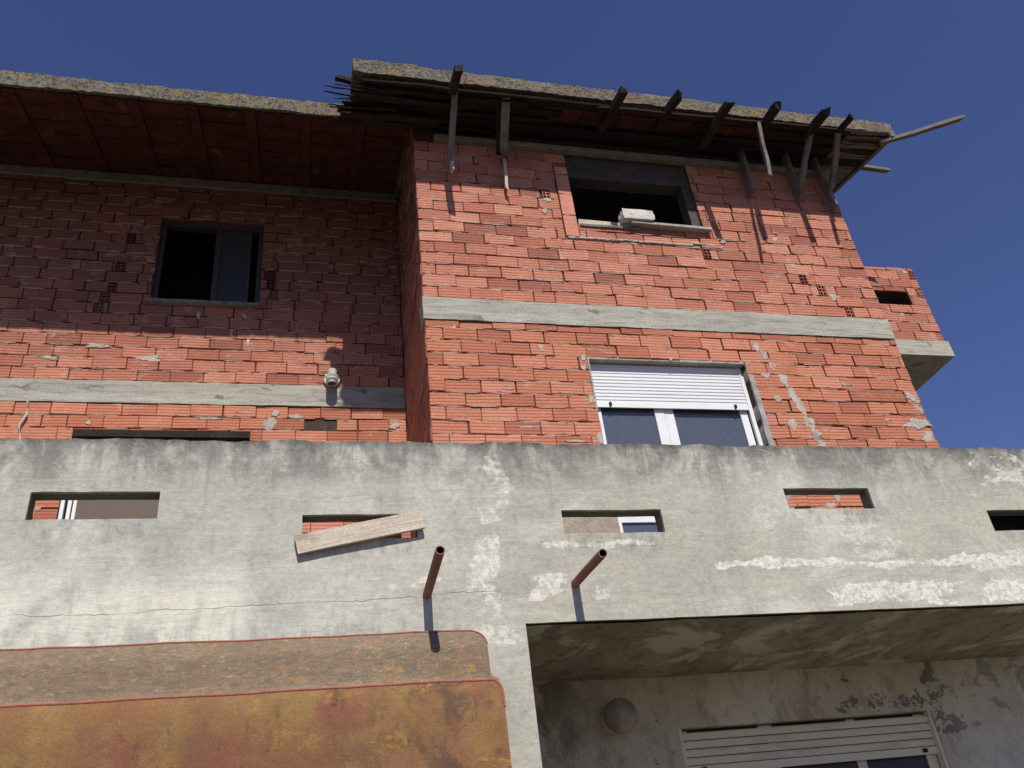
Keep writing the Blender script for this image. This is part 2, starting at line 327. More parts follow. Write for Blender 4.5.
def mk_brick(name,painted_shade=False):
    g=G(name); r,gn,bl=g.attr('tint')[:3]
    uv=g.n.new('ShaderNodeUVMap').outputs[0]; su=g.n.new('ShaderNodeSeparateXYZ'); g.l.new(uv,su.inputs[0]); v=su.outputs[1]
    n1=g.noise(3,6,.6); n2=g.noise(18,6,.65,.5,stretch=(.6,.6,1.6)); n3=g.noise(90,4,.7)
    c=g.mix(g.ramp(r,0,1,smooth=False),(.36,.118,.076),(.56,.225,.145))
    c=g.mix(g.ramp(gn,.72,1.0,0,.9),c,(.22,.068,.054))           # some over-fired bricks
    c=g.mix(g.ramp(gn,.25,.02,0,.6),c,(.58,.27,.19))         # some pale bricks
    c=g.mix(g.ramp(n1,.45,.7,0,.35),c,(.40,.12,.075))
    c=g.mix(g.ramp(n2,.55,.72,0,.55),c,(.30,.095,.065))
    c=g.mix(g.ramp(g.noise(5,9,.66,.6,w=5,stretch=(1,1,1.4)),.60,.72,0,.45),c,(.60,.42,.34)) # lime bloom
    c=g.mix(g.ramp(g.noise(2.3,9,.7,.4,w=15,stretch=(1.3,1,.8)),.60,.74,0,.5),c,(.17,.065,.05)) # soot
    if painted_shade: c=g.mix(g.op('MULTIPLY',g.ramp(g.op('ADD',g.z,g.op('MULTIPLY',g.noise(1.6,7,.65,w=31,stretch=(1,1,1)),1.6)),5.7,7.6),.85),c,(.085,.034,.028))  # shade under the roof painted in: brick darkens with height, broken by noise
    gr=g.op('FRACT',g.op('MULTIPLY',v,4.0)); gd=g.ramp(g.op('ABSOLUTE',g.op('SUBTRACT',gr,.5)),.18,.48,0,1)
    gd=g.op('MULTIPLY',gd,g.ramp(v,.0,.01)) 
    c=g.mix(g.op('MULTIPLY',gd,g.ramp(g.noise(3,5,.6,w=77,stretch=(1,1,1)),.35,.65,.22,.62)),c,(.26,.085,.055))
    c=g.mix(g.op('MULTIPLY',g.op('SUBTRACT',1,gd),g.op('MULTIPLY',g.ramp(v,0,.01),.18)),c,(.70,.33,.21))
    ed=g.op('ABSOLUTE',g.op('SUBTRACT',v,.5)); chip=g.op('MULTIPLY',g.ramp(g.op('ADD',g.noise(22,6,.7,w=83,stretch=(.8,1,1.3)),g.op('MULTIPLY',ed,.42)),.735,.765),g.ramp(v,.0,.01)); c=g.mix(g.op('MULTIPLY',chip,.85),c,(.15,.045,.03))
    c=g.mix(g.op('MULTIPLY',g.ramp(g.noise(6,10,.75,.3,w=91,stretch=(.7,1,1.5)),.55,.66),.38),c,(.62,.46,.38))
    c=g.mix(g.op('MULTIPLY',g.ramp(g.z,5.2,5.0,0,1),.45),c,g.mix(.5,c,(.60,.20,.085)))
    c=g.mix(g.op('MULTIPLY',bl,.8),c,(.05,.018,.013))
    c=g.mix(.45,c,g.mix(g.ramp(n3,.3,.7),(.33,.33,.33),(.67,.67,.67)),'OVERLAY')
    nb=g.bump(g.op('ADD',g.op('SUBTRACT',g.op('MULTIPLY',n3,.25),g.op('MULTIPLY',gd,1.0)),g.op('MULTIPLY',n2,.5)),.7,.004)
    return g.done(c,.88,nb,spec=.15)
def mk_wood(name,a,b,c_):
    g=G(name); uv=g.n.new('ShaderNodeUVMap').outputs[0]
    fib=g.noise(3,8,.7,.4,co=uv,stretch=(14,1.2,1)); kn=g.noise(4,5,.6); n3=g.noise(80,4,.7)
    c=g.mix(g.ramp(fib,.35,.65),a,b); c=g.mix(g.ramp(kn,.5,.68,0,.6),c,c_)
    c=g.mix(.4,c,g.mix(g.ramp(n3,.3,.7),(.3,.3,.3),(.7,.7,.7)),'OVERLAY')
    return g.done(c,.9,g.bump(fib,.7,.006),spec=.12)
def mk_plain(name,c,rough=.4,var=.25,dirt=(.2,.18,.15),dirtk=.35,spec=.4,metal=0,stretch=(1,1,1)):
    g=G(name); n=g.noise(4,7,.65,.4,stretch=stretch); f=g.noise(50,4,.65)
    col=g.mix(g.ramp(n,.5,.74,0,dirtk),c,dirt); col=g.mix(var,col,g.mix(g.ramp(f,.3,.7),(.38,.38,.38),(.62,.62,.62)),'OVERLAY')
    return g.done(col,rough,g.bump(f,.15,.003),metal,spec)
M['parapet']=mk_parapet()
M['band']=mk_concrete('ring_beam_concrete',(.45,.425,.355),(.36,.34,.285),(.21,.195,.165),.6,1.3,(.30,1,3.0),(5,.60,.66,(.20,.185,.155),(.7,1,1.3)))
M['mortar']=mk_concrete('mortar',(.42,.40,.36),(.33,.31,.28),(.20,.19,.17),.6)
M['smear']=mk_concrete('pale_mortar',(.50,.45,.385),(.42,.37,.31),(.27,.22,.18),.6)
M['bed']=mk_concrete('bed_mortar',(.43,.33,.255),(.36,.255,.19),(.22,.15,.115),.6)
M['joint']=mk_concrete('dark_joint',(.11,.075,.058),(.075,.05,.04),(.04,.03,.026),.6)
M['brick']=mk_brick('hollow_brick'); M['brick2']=mk_brick('shade_darkened_brick',True)
M['plate']=mk_concrete('old_plate_concrete',(.27,.24,.20),(.21,.19,.16),(.10,.09,.08),.6)
M['lintel']=mk_concrete('grimy_lintel_concrete',(.095,.084,.073),(.07,.062,.055),(.035,.032,.028),.6)
def mk_shaded_ceramic():
    g=G('shade_darkened_ceramic'); r,gn,bl=g.attr('tint')[:3]; n=g.noise(5,8,.65,.4); f=g.noise(70,4,.7)  # ceiling ceramic coloured darker than the brick to stand in for roof shade
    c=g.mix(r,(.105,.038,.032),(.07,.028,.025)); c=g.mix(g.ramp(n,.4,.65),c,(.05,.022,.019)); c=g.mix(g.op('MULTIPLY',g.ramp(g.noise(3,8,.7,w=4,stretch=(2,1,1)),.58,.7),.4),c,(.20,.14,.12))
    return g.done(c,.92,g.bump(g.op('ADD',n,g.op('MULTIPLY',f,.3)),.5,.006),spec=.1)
M['painted_shade']=mk_shaded_ceramic()
M['soffit']=mk_concrete('loggia_soffit',(.40,.355,.265),(.30,.265,.20),(.13,.118,.095),.6,1,(1.0,.55,1),(1.6,.52,.60,(.58,.53,.43),(1.1,.7,1)))
M['innerw']=mk_inner('loggia_plaster',(.60,.52,.37),(.74,.67,.51),(.38,.325,.235),.75,1,(1,1,.6),(3.0,.60,.63,(.14,.13,.105),(1,1,.9)))
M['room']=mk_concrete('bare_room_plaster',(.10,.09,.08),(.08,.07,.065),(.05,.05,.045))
M['tan']=mk_concrete('tan_render',(.36,.30,.235),(.42,.34,.27),(.26,.22,.18),.6)
def mk_lichen():
    g=G('lichened_concrete'); n1=g.noise(3,7,.65); n2=g.noise(30,8,.75,.3); n3=g.noise(110,4,.7)
    c=g.mix(g.ramp(n1,.35,.65),(.20,.178,.14),(.29,.262,.208)); c=g.mix(g.ramp(n2,.46,.60,0,.92),c,(.06,.054,.044))
    l=g.op('MULTIPLY',g.ramp(g.noise(7,8,.7,.4,w=4,stretch=(1,1,1)),.52,.60),g.ramp(g.noise(45,5,.7),.40,.6))
    c=g.mix(g.op('MULTIPLY',l,.85),c,(.42,.21,.055)); l2=g.op('MULTIPLY',g.ramp(g.noise(9,8,.7,.4,w=14,stretch=(1,1,1)),.55,.62),g.ramp(g.noise(38,5,.7),.5,.6)); c=g.mix(g.op('MULTIPLY',l2,.8),c,(.42,.43,.36))
    return g.done(c,.95,g.bump(g.op('ADD',n2,g.op('MULTIPLY',n3,.4)),1,.03),spec=.1)
M['lichen']=mk_lichen()
M['oldwood']=mk_wood('grey_weathered_timber',(.235,.205,.175),(.15,.13,.115),(.07,.058,.048))
M['darkwood']=mk_wood('blackened_timber',(.038,.029,.025),(.022,.017,.015),(.06,.042,.034))
M['bare']=mk_wood('bleached_board',(.64,.55,.45),(.46,.385,.30),(.26,.20,.15))
M['orange']=mk_wood('raw_pine_offcut',(.50,.27,.13),(.42,.21,.10),(.3,.15,.07))
M['pvc']=mk_plain('white_pvc',(.78,.78,.77),.35,.15,(.45,.43,.38),.3)
M['slatwhite']=mk_plain('white_shutter_slat',(.76,.76,.75),.4,.2,(.5,.46,.38),.3,stretch=(.4,1,3))
M['slatbeige']=mk_plain('beige_shutter_slat',(.84,.74,.54),.5,.3,(.2,.18,.14),.6,stretch=(.4,1,2))
M['beigeframe']=mk_plain('beige_frame',(.84,.75,.58),.5,.3,(.25,.22,.18),.5)
M['darkframe']=mk_plain('dark_bronze_frame',(.045,.035,.03),.5,.3,(.08,.07,.06),.5)
M['brownpanel']=mk_plain('brown_shutter_panel',(.115,.083,.055),.6,.3,(.10,.075,.055),.5)
M['rust']=mk_plain('rusty_pipe_paint',(.27,.125,.10),.8,.6,(.16,.075,.06),.8,.15)
M['tar']=mk_plain('black_sheet',(.03,.03,.032),.7,.3,(.05,.05,.05),.5,.2)
M['ceramic']=mk_plain('grey_ceramic_pipe',(.50,.47,.42),.6,.4,(.25,.22,.19),.6,.3)
M['stone']=mk_concrete('whitewashed_lump',(.70,.68,.63),(.60,.57,.51),(.33,.31,.28),.7)
M['wire']=mk_plain('thin_wire',(.25,.23,.2),.5)
def mk_glass(name,c,rough=.06):
    g=G(name); n=g.noise(2.5,5,.6); f=g.noise(30,6,.7,w=3,stretch=(1,1,.5))
    col=g.mix(g.ramp(f,.5,.75,0,.35),c,(c[0]*1.6+.03,c[1]*1.6+.03,c[2]*1.6+.03))
    return g.done(col,g.ramp(f,.3,.8,rough,rough+.15),g.bump(n,.05,.01),0,.9)
M['glass']=mk_glass('window_glass',(.085,.095,.12)); M['glassdark']=mk_glass('dusty_glass',(.035,.038,.036),.35); M['glassdark'].node_tree.nodes['Principled BSDF'].inputs['Specular IOR Level'].default_value=.35
def mk_globe():
    g=G('dusty_opal_globe'); n=g.noise(6,7,.65); return g.done(g.mix(g.ramp(n,.4,.65),(.42,.35,.28),(.27,.225,.18)),.5,g.bump(n,.2,.01),0,.4)
M['globe']=mk_globe()
def mk_awning(low):
    g=G('rusted_awning_'+('lower' if low else 'upper')); n1=g.noise(2.2,7,.62,.5); n2=g.noise(24,9,.8,.5,stretch=(.55,1,1.7)); n3=g.noise(120,4,.7)
    if low:
        c=g.mix(g.ramp(n1,.35,.65),(.235,.125,.05),(.21,.085,.05)); c=g.mix(g.ramp(g.noise(4,8,.65,.5,w=3,stretch=(1.2,1,.8)),.48,.66,0,.7),c,(.27,.17,.062)); c=g.mix(g.ramp(g.noise(3.2,8,.7,.5,w=8,stretch=(1.2,1,.7)),.54,.68,0,.85),c,(.085,.048,.038))
        c=g.mix(g.ramp(g.noise(2.6,6,.6,.3,w=12,stretch=(1,1,1)),.55,.7,0,.75),c,(.27,.10,.085)); c=g.mix(g.ramp(n2,.5,.7,0,.4),c,(.13,.085,.055))
    else:
        c=g.mix(g.ramp(n1,.35,.65),(.27,.19,.12),(.225,.15,.09)); c=g.mix(g.ramp(n2,.44,.58,0,.85),c,(.155,.128,.095)); c=g.mix(g.ramp(g.noise(40,7,.8,w=33,stretch=(.6,1,1.6)),.56,.64,0,.7),c,(.42,.34,.24)); c=g.mix(g.ramp(g.noise(5,8,.68,.5,w=6,stretch=(1,1,1)),.56,.68,0,.6),c,(.34,.18,.12))
    if low: c=g.mix(g.op('MULTIPLY',g.ramp(g.x,0,.8,.1,.8),g.ramp(g.noise(5,9,.72,.5,w=43,stretch=(1,1,.9)),.46,.60)),c,(.10,.062,.042))
    c=g.mix(g.ramp(g.noise(16,9,.75,.3,w=53,stretch=(1,1,1)),.52,.66,0,.45),c,(.14,.09,.055))
    sc=g.op('MULTIPLY',g.ramp(g.noise(4.5,8,.7,.4,w=17,stretch=(.8,1,1.3)),.56,.63),g.ramp(g.noise(34,6,.7),.42,.62))
    sc=g.op('MULTIPLY',sc,g.ramp(g.x,-1.0,.7,.18,1)); c=g.mix(g.op('MULTIPLY',sc,.65),c,(.47,.24,.045))
    c=g.mix(.4,c,g.mix(g.ramp(n3,.3,.7),(.3,.3,.3),(.7,.7,.7)),'OVERLAY')
    return g.done(c,.85,g.bump(g.op('ADD',n2,g.op('MULTIPLY',n3,.4)),.6,.006),spec=.2)
M['aw1']=mk_awning(False); M['aw2']=mk_awning(True); M['awrim']=mk_plain('red_rust_rim',(.34,.115,.08),.85,.7,(.25,.15,.09),.95,.2)
def mk_ground():
    g=G('street_asphalt'); n=g.noise(2,6,.6); f=g.noise(80,5,.7); return g.done(g.mix(g.ramp(n,.3,.7),(.095,.085,.065),(.125,.11,.084)),.95,g.bump(f,.4,.01))
M['ground']=mk_ground()
# ---------------------------------------------------------------- layout (metres, eye level is z=0, the street is z=-1.6)
P,D,W,LG=5.0,6.3,7.88,6.46           # planes: parapet, brick bay, recessed wall, loggia wall
BX0,BX1=1.042,6.02                   # bay left / right face
STREET=-1.6; TOPP=2.775; SLAB=1.535; FLOOR=1.74
BAND0,BAND1=5.045-.255,5.045
YE,ZE=5.66,7.38; YL,ZL=6.31,7.46    # eave edges: bay roof and left roof
SB,SL=.24,.33                        # roof slopes
def soffB(y): return ZE-.05+SB*(y-YE)
def soffL(y): return ZL+SL*(y-YL)
HOUSE=tag(empty('brick_house',(0,P,STREET)),'unfinished two storey house of bare orange hollow brick above a stained grey rendered balcony','house')
def part(mb,name,mats,parent=None,**k):
    o=mb.build(name,mats,parent or HOUSE,**k)
    if parent is None or parent==HOUSE: o.location=(0,-P,-STREET)
    return o
# --- street
mb=MB(); mb.face([(-60,-60,STREET),(60,-60,STREET),(60,60,STREET),(-60,60,STREET)]); tag(mb.build('ground',M['ground']),kind='structure')
# --- street front: parapet with five slots, running down on the left to the street
SLOTS=[(-1.54,-.835,2.245,2.42),(-.005,.70,2.10,2.26),(1.65,2.35,2.11,2.275),(3.32,4.01,2.268,2.43),(4.95,5.65,2.08,2.245)]
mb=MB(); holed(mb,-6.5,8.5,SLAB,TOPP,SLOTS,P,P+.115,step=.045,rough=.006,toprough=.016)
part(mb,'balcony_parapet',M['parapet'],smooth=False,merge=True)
mb=MB(); holed(mb,-6.5,1.325,STREET,SLAB,[],P,P+.25,step=.12,rough=.006); part(mb,'street_wall',M['parapet'],merge=True)
# floor slab of the balcony and loggia side wall
mb=MB(); mb.box((1.325,P+.115,SLAB+.004),(8.5,W,FLOOR),skip=()); mb.box((-6.5,P+.115,SLAB+.004),(1.325,W,FLOOR),1)
part(mb,'balcony_slab',[M['soffit'],M['band']])
mb=MB(); mb.box((1.19,P+.25,STREET),(1.318,LG,SLAB+.002)); part(mb,'loggia_side_wall',M['innerw'])
# slightly sagging soffit skin with its own relief
mb=MB()
for i in range(60):
    for j in range(14):
        def q(a,b):
            x=1.318+a*7.18/60; y=P+.012+b*(LG-P-.012)/14; return (x,y,SLAB-.014+.008*nz(x,y,0,2.5)+.003*nz(x,y,4,9))
        mb.face([q(i,j+1),q(i+1,j+1),q(i+1,j),q(i,j)])
part(mb,'soffit',M['soffit'],merge=True,smooth=True)
# loggia rear wall with the shuttered window opening
LW=(2.80,5.03,-1.0,1.135)
mb=MB(); holed(mb,1.3,8.5,STREET,SLAB+.01,[LW],LG,LG+.2,step=.15,rough=.008); part(mb,'loggia_wall',M['innerw'],merge=True)
# loggia window
w=empty('loggia_window'); w.parent=HOUSE; w.location=(0,-P,-STREET)
mb=MB(); y0=LG+.05
z=LW[3]-.03; i=0
while z>.90:
    h=.052
    for (a,b,c,d) in ((0,.0,.012,.006),(.012,.006,.040,.006),(.040,.006,h,-.001)):
        mb.face([(LW[0]+.03,y0-b,z-a),(LW[1]-.03,y0-b,z-a),(LW[1]-.03,y0-d,z-c),(LW[0]+.03,y0-d,z-c)][::-1])
    mb.box((LW[0]+.03,y0+.004,z-h-.009),(LW[1]-.03,y0+.010,z-h+.002),1); z-=h+.007
zb=z
mb.box((LW[0]+.03,y0-.008,zb-.055),(LW[1]-.03,y0+.01,zb)); part(mb,'shutter',[M['slatbeige'],M['darkframe']],w)
mb=MB()
for xx in (2.95,4.86): mb=MB(); mb.box((xx,y0-.026,zb-.04),(xx+.035,y0-.0085,zb-.012)); part(mb,'stopper',M['tar'],w)
mb=MB()
for a,b in ((LW[0],LW[0]+.03),(LW[1]-.03,LW[1])): mb.box((a,LG+.012,LW[2]),(b,LG+.075,LW[3]))
for a,b in ((LW[0]+.03,LW[0]+.10),(3.50,3.62),(4.28,4.36),(LW[1]-.12,LW[1]-.03)): mb.box((a,LG+.085,LW[2]),(b,LG+.13,LW[3]-.01))
part(mb,'frame',M['beigeframe'],w)
mb=MB()
for a,b in ((LW[0]+.1,3.5),(3.62,4.28),(4.36,LW[1]-.12)): mb.box((a,LG+.10,LW[2]),(b,LG+.106,LW[3]-.01))
part(mb,'pane',M['glassdark'],w)
# --- concrete bands at floor level
mb=MB(); holed(mb,BX0-.012,BX1+.004,BAND0,BAND1,[],D-.012,D+.2,step=.05,rough=.011); part(mb,'floor_beam',M['band'],merge=True)
mb=MB(); holed(mb,-6.5,BX0-.01,W*.6385-.255+.01,W*.6385+.012,[],W-.008,W+.2,step=.05,rough=.010); part(mb,'floor_beam',M['band'],merge=True)
RB0,RB1=W*.6385-.245,W*.6385+.012
# --- bay front wall
LD=(2.563,4.178,FLOOR,4.425)           # balcony door opening
UW=(2.72,4.17,6.13,6.85); UWH=(2.72,4.17,6.13,7.172)              # upper window opening
topz=7.55
mb=MB()
holed(mb,BX0+.012,BX1-.012,FLOOR,BAND0,[LD],D+.016,D+.2,0)
holed(mb,BX0+.012,BX1-.012,BAND1,topz,[UWH],D+.016,D+.2,0)
E1=[(2.54,7.0),(4.30,7.02),(2.17,6.45),(5.39,5.36),(5.30,5.27),(5.72,5.15),(2.31,5.10),(3.35,5.90)]
colh=(UW[0]-.16,UW[0],5.93,6.95)
courses(mb,(0,D,0),(1,0,0),(0,-1,0),BX0,BX1,BAND1+.004,7.17,[UWH,colh],ends=[(2.60,6.98),(4.22,6.99),(2.43,6.57),(4.12,5.88),(5.36,5.39),(5.18,5.52),(5.6,5.1)])
courses(mb,(0,D,0),(1,0,0),(0,-1,0),BX0,BX1,FLOOR+.9,BAND0-.004,[LD],from_top=True,first=(.32,.15),lead=BAND0-.004-LD[3]-2*BH)
# upright bricks forming the left jamb of the upper window
zz=5.93
while zz<6.90:
    h=min(.30,6.95-zz); n0=len(mb.v)
    brick(mb,(0,D-.012,0),(1,0,0),UW[0]-.155,UW[0]-.005,zz,zz+h,(0,-1,0),mi=1); zz+=h
    mb.uv[-9:]=[[(0,0)]*len(u) for u in mb.uv[-9:]]; mb.t[-9:]=[(.95,.08,0)]*9
# mortar smears on the bay
k=0
for cx,cz,rx,rz in [(4.62,2.88,.06,.05),(4.70,2.98,.04,.06),(4.45,2.86,.10,.012),(4.95,2.9,.05,.015),(1.75,4.05,.05,.012),(2.3,3.52,.09,.014),(1.9,3.66,.12,.012),(3.3,5.9,.05,.012),(4.36,4.62,.035,.05),(4.42,4.52,.035,.07),(4.50,4.40,.05,.11),(4.55,4.24,.05,.11),(4.60,4.08,.055,.11),(4.64,3.92,.055,.10),(4.67,3.78,.06,.10),(4.70,3.63,.06,.10),(4.73,3.48,.06,.10),(4.76,3.34,.06,.10),
        (4.37,4.28,.05,.05),(4.42,4.02,.05,.05),(4.49,3.72,.04,.06),(4.6,3.42,.05,.06),
        (5.93,4.07,.07,.07),(5.92,3.93,.08,.08),(5.86,3.76,.13,.07),(5.93,3.60,.08,.09),(5.86,3.42,.12,.07),(5.5,3.8,.10,.02),(5.2,4.2,.09,.02),(5.5,5.32,.09,.06),(5.12,5.72,.04,.035),
        (2.38,6.27,.03,.05),(2.44,6.44,.05,.035),(3.40,4.44,.02,.03),(2.52,4.43,.04,.04),(2.50,4.30,.03,.03),(2.12,4.52,.025,.04),(1.30,4.70,.03,.03),(2.53,3.95,.03,.05),(2.53,3.55,.03,.07),(5.0,6.1,.03,.03),(4.36,6.02,.035,.04),(4.28,5.92,.05,.03)]:
    k+=1; blob(mb,cx,cz,rx,rz,D,2,seed=k)
for j in range(30):   # mortar edge under the upper window
    x=2.62+j*.055; blob(mb,x,5.925+.012*nz(x,0,0,4)+(.02 if j>24 else 0),.045,.014,D-.004,2,seed=60+j,n=12,prot=.013)
part(mb,'bay_wall',[M['joint'],M['brick'],M['smear'],M['bed']])
# concrete reveals of the balcony door
mb=MB()
holed(mb,LD[1]-.001,LD[1]+.055,FLOOR,LD[3]+.01,[],D-.008,D+.19,step=.05,rough=.02)
holed(mb,LD[0]-.014,LD[0]+.002,FLOOR,LD[3]+.0,[],D-.004,D+.19,step=.05,rough=.014)
mb.box((LD[0]+.005,D+.006,LD[3]-.012),(LD[1]-.002,D+.19,LD[3]+.03))
mb.box((1.1,D-.006,FLOOR),(LD[0]-.018,D+.01,FLOOR+1.25),1)
part(mb,'door_surround',[M['mortar'],M['tan']],merge=True)
# head beam above the upper window
mb=MB(); mb.box((UW[0]-.0,D+.035,UW[3]),(UW[1]+.0,D+.19,7.175)); mb.box((UW[1]-.10,D+.045,UW[2]),(UW[1]+.0,D+.19,UW[3]-.003))
part(mb,'window_lintel',M['lintel'])
mb=MB(); 
for i in range(12):
    a=1.26+i*.4; bar(mb,(a,D-.03,7.200-.012*i/12),(a+.4,D-.03,7.200-.012*(i+1)/12),.07,.065,rough=.002,seg=3)
part(mb,'wall_plate',M['plate'])
# side faces of the bay
mb=MB(); 
mb.box((BX0+.014,D+.2,FLOOR),(BX0+.2,W+.2,7.75),0); mb.box((BX1-.2,D+.2,FLOOR),(BX1-.014,11,7.75),0)
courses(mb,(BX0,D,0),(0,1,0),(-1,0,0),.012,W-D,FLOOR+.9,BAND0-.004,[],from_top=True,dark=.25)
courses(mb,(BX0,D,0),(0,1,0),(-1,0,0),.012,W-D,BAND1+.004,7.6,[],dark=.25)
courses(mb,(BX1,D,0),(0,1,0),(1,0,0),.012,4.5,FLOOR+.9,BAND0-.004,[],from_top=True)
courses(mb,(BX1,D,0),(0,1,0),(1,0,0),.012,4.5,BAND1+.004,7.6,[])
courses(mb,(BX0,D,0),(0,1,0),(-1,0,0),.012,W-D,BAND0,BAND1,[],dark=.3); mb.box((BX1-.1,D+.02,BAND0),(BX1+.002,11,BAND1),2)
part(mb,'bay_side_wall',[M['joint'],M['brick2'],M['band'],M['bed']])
# balcony door: roller shutter, frame, panes
w=empty('balcony_door'); w.parent=HOUSE; w.location=(0,-P,-STREET)
y0=D+.09; sx0,sx1=LD[0]+.012,LD[1]-.05
mb=MB(); z=LD[3]-.014; zbot=3.93
n=12; h=(LD[3]-zbot-.05)/n
for i in range(n):
    zt=z-i*h
    pr=[(0,.000),(.18*h,.007),(.72*h,.007),(.90*h,.001),(h,.0)]
    for (a,b),(c,d) in zip(pr,pr[1:]): mb.face([(sx0,y0-d,zt-c),(sx1,y0-d,zt-c),(sx1,y0-b,zt-a),(sx0,y0-b,zt-a)])
mb.box((sx0,y0-.010,zbot),(sx1,y0+.006,zbot+.05)); part(mb,'shutter',M['slatwhite'],w)
mb=MB()
for xx in (sx0+.14,sx1-.15): mb=MB(); mb.box((xx,y0-.032,zbot+.012),(xx+.022,y0-.0102,zbot+.045)); part(mb,'stopper',M['tar'],w)
mb=MB(); yf=D+.112
mb.box((LD[0]+.002,yf,FLOOR),(LD[0]+.075,yf+.05,LD[3]-.004)); mb.box((LD[1]-.135,yf,FLOOR),(LD[1]-.062,yf+.05,LD[3]-.004))
mb.box((LD[1]-.049,D+.078,FLOOR),(LD[1]-.03,D+.110,LD[3]-.002)); mb.box((LD[1]-.028,D+.088,FLOOR),(LD[1]-.004,D+.110,LD[3]-.002))
mb.box((3.165,yf,FLOOR),(3.262,yf+.05,LD[3]-.004)); mb.box((3.266,yf+.005,FLOOR),(3.355,yf+.055,LD[3]-.004))
mb.box((LD[0]+.076,yf+.002,2.80),(3.164,yf+.05,2.875)); mb.box((3.356,yf+.002,2.80),(LD[1]-.136,yf+.05,2.875))
part(mb,'frame',M['pvc'],w)
mb=MB(); mb.box((LD[0]+.076,yf+.02,FLOOR),(3.164,yf+.026,LD[3]-.006)); mb.box((3.356,yf+.024,FLOOR),(LD[1]-.136,yf+.03,LD[3]-.006)); part(mb,'pane',M['glass'],w)
# upper bay window: sill board
mb=MB(); bar(mb,(UW[0]+.58,D-.02,6.145),(UW[1]+.05,D-.02,6.13),.11,.03,rough=.004,seg=8); part(mb,'window_sill',M['mortar'])
# --- recessed wall on the left
RW=(-1.655,-.535,6.08,7.27); RD=(-2.17,-.54,FLOOR,4.47)
mb=MB(); holed(mb,-6.5,BX0+.1,FLOOR,RB0,[RD],W+.016,W+.2); holed(mb,-6.5,BX0+.1,RB1,8.3,[RW],W+.016,W+.2)
courses(mb,(0,W,0),(1,0,0),(0,-1,0),-6.5,BX0,RB1+.004,8.05,[RW],halfcol=False,ends=[(-1.95,6.95),(-2.0,6.55),(-2.02,6.30),(-2.08,6.15),(-2.15,6.0),(-1.72,6.12),(-.42,6.5),(-.42,6.36),(-.42,6.2)])
courses(mb,(0,W,0),(1,0,0),(0,-1,0),-6.5,BX0,FLOOR+.9,RB0-.004,[RD],from_top=True,halfcol=False,missing=[(.10,4.62,.12),(-.12,4.48,.10)])
k=300
for cx,cz,rx,rz in [(-.36,4.55,.07,.09),(-2.36,3.62,.10,.07),(-2.30,3.80,.05,.02),(-.30,4.70,.05,.05),(-.10,4.66,.10,.03),(.92,4.57,.06,.05),(-2.35,4.7,.03,.05),(-2.05,4.55,.03,.03),(-.80,5.72,.015,.06),(-.62,5.58,.02,.04),(-2.1,5.46,.13,.04),(-1.6,5.33,.13,.04),(-2.5,5.3,.1,.03),(-1.15,5.92,.02,.05),(-.68,5.92,.03,.04),(-.95,4.62,.12,.012),(-.6,4.70,.1,.012)]:
    k+=1; blob(mb,cx,cz,rx,rz,W,2,seed=k,prot=.006)
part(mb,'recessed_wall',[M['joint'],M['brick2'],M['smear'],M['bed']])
mb=MB(); mb.box((RD[0],W-.012,RD[3]-.07),(RD[1],W+.19,RD[3]+.004)); part(mb,'door_lintel',M['darkwood'])
w=empty('recessed_door'); w.parent=HOUSE; w.location=(0,-P,-STREET)
mb=MB()
for a in (0,.052,.092): mb.box((RD[0]+.004+a,W+.02+a*.6,FLOOR),(RD[0]+.036+a,W+.09,RD[3]-.074))
part(mb,'frame',M['pvc'],w)
mb=MB(); mb.box((RD[0]+.13,W+.06,FLOOR),(RD[1]-.01,W+.08,RD[3]-.074)); part(mb,'panel',M['brownpanel'],w)
# recessed window
w=empty('recessed_window'); w.parent=HOUSE; w.location=(0,-P,-STREET)
mb=MB(); mb.box((RW[0],W+.06,RW[2]),(RW[0]+.05,W+.14,RW[3])); mb.box((RW[1]-.05,W+.06,RW[2]),(RW[1],W+.14,RW[3])); mb.box((RW[0]+.05,W+.06,RW[3]-.05),(RW[1]-.05,W+.14,RW[3])); mb.box((RW[0]+.05,W+.06,RW[2]),(RW[1]-.05,W+.14,RW[2]+.05))
mb.box((-1.06,W+.07,RW[2]+.05),(-1.0,W+.12,RW[3]-.05)); mb.box((RW[1]-.16,W+.07,RW[2]+.05),(RW[1]-.13,W+.12,RW[3]-.05)); part(mb,'frame',M['darkframe'],w)
mb=MB(); mb.box((-1.0,W+.09,RW[2]+.05),(RW[1]-.16,W+.095,RW[3]-.05)); part(mb,'pane',M['glassdark'],w)
mb=MB(); bar(mb,(RW[0]-.05,W-.018,RW[2]-.025),(RW[1]+.02,W-.018,RW[2]-.025),.08,.04,rough=.005); part(mb,'sill',M['plate'],w)
# wall head beam under the left ceiling
mb=MB(); mb.box((-6.5,W-.03,7.80),(BX0-.004,W+.05,7.92)); part(mb,'wall_plate',M['plate'])
# rear and inner walls, upper floors, so that rooms stay dark
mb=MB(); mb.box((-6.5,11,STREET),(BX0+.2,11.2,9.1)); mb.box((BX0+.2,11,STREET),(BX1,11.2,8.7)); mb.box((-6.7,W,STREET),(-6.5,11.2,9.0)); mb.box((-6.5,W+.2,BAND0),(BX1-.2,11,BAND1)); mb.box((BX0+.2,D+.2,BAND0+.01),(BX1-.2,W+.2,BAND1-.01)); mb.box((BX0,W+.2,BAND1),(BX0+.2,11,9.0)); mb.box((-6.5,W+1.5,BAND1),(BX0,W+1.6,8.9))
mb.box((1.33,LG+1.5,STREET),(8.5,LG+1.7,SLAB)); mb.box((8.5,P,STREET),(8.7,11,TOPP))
mb.box((BX0+.2,D+.9,FLOOR),(BX1-.2,D+1.0,BAND0)); part(mb,'inner_wall',M['room'])
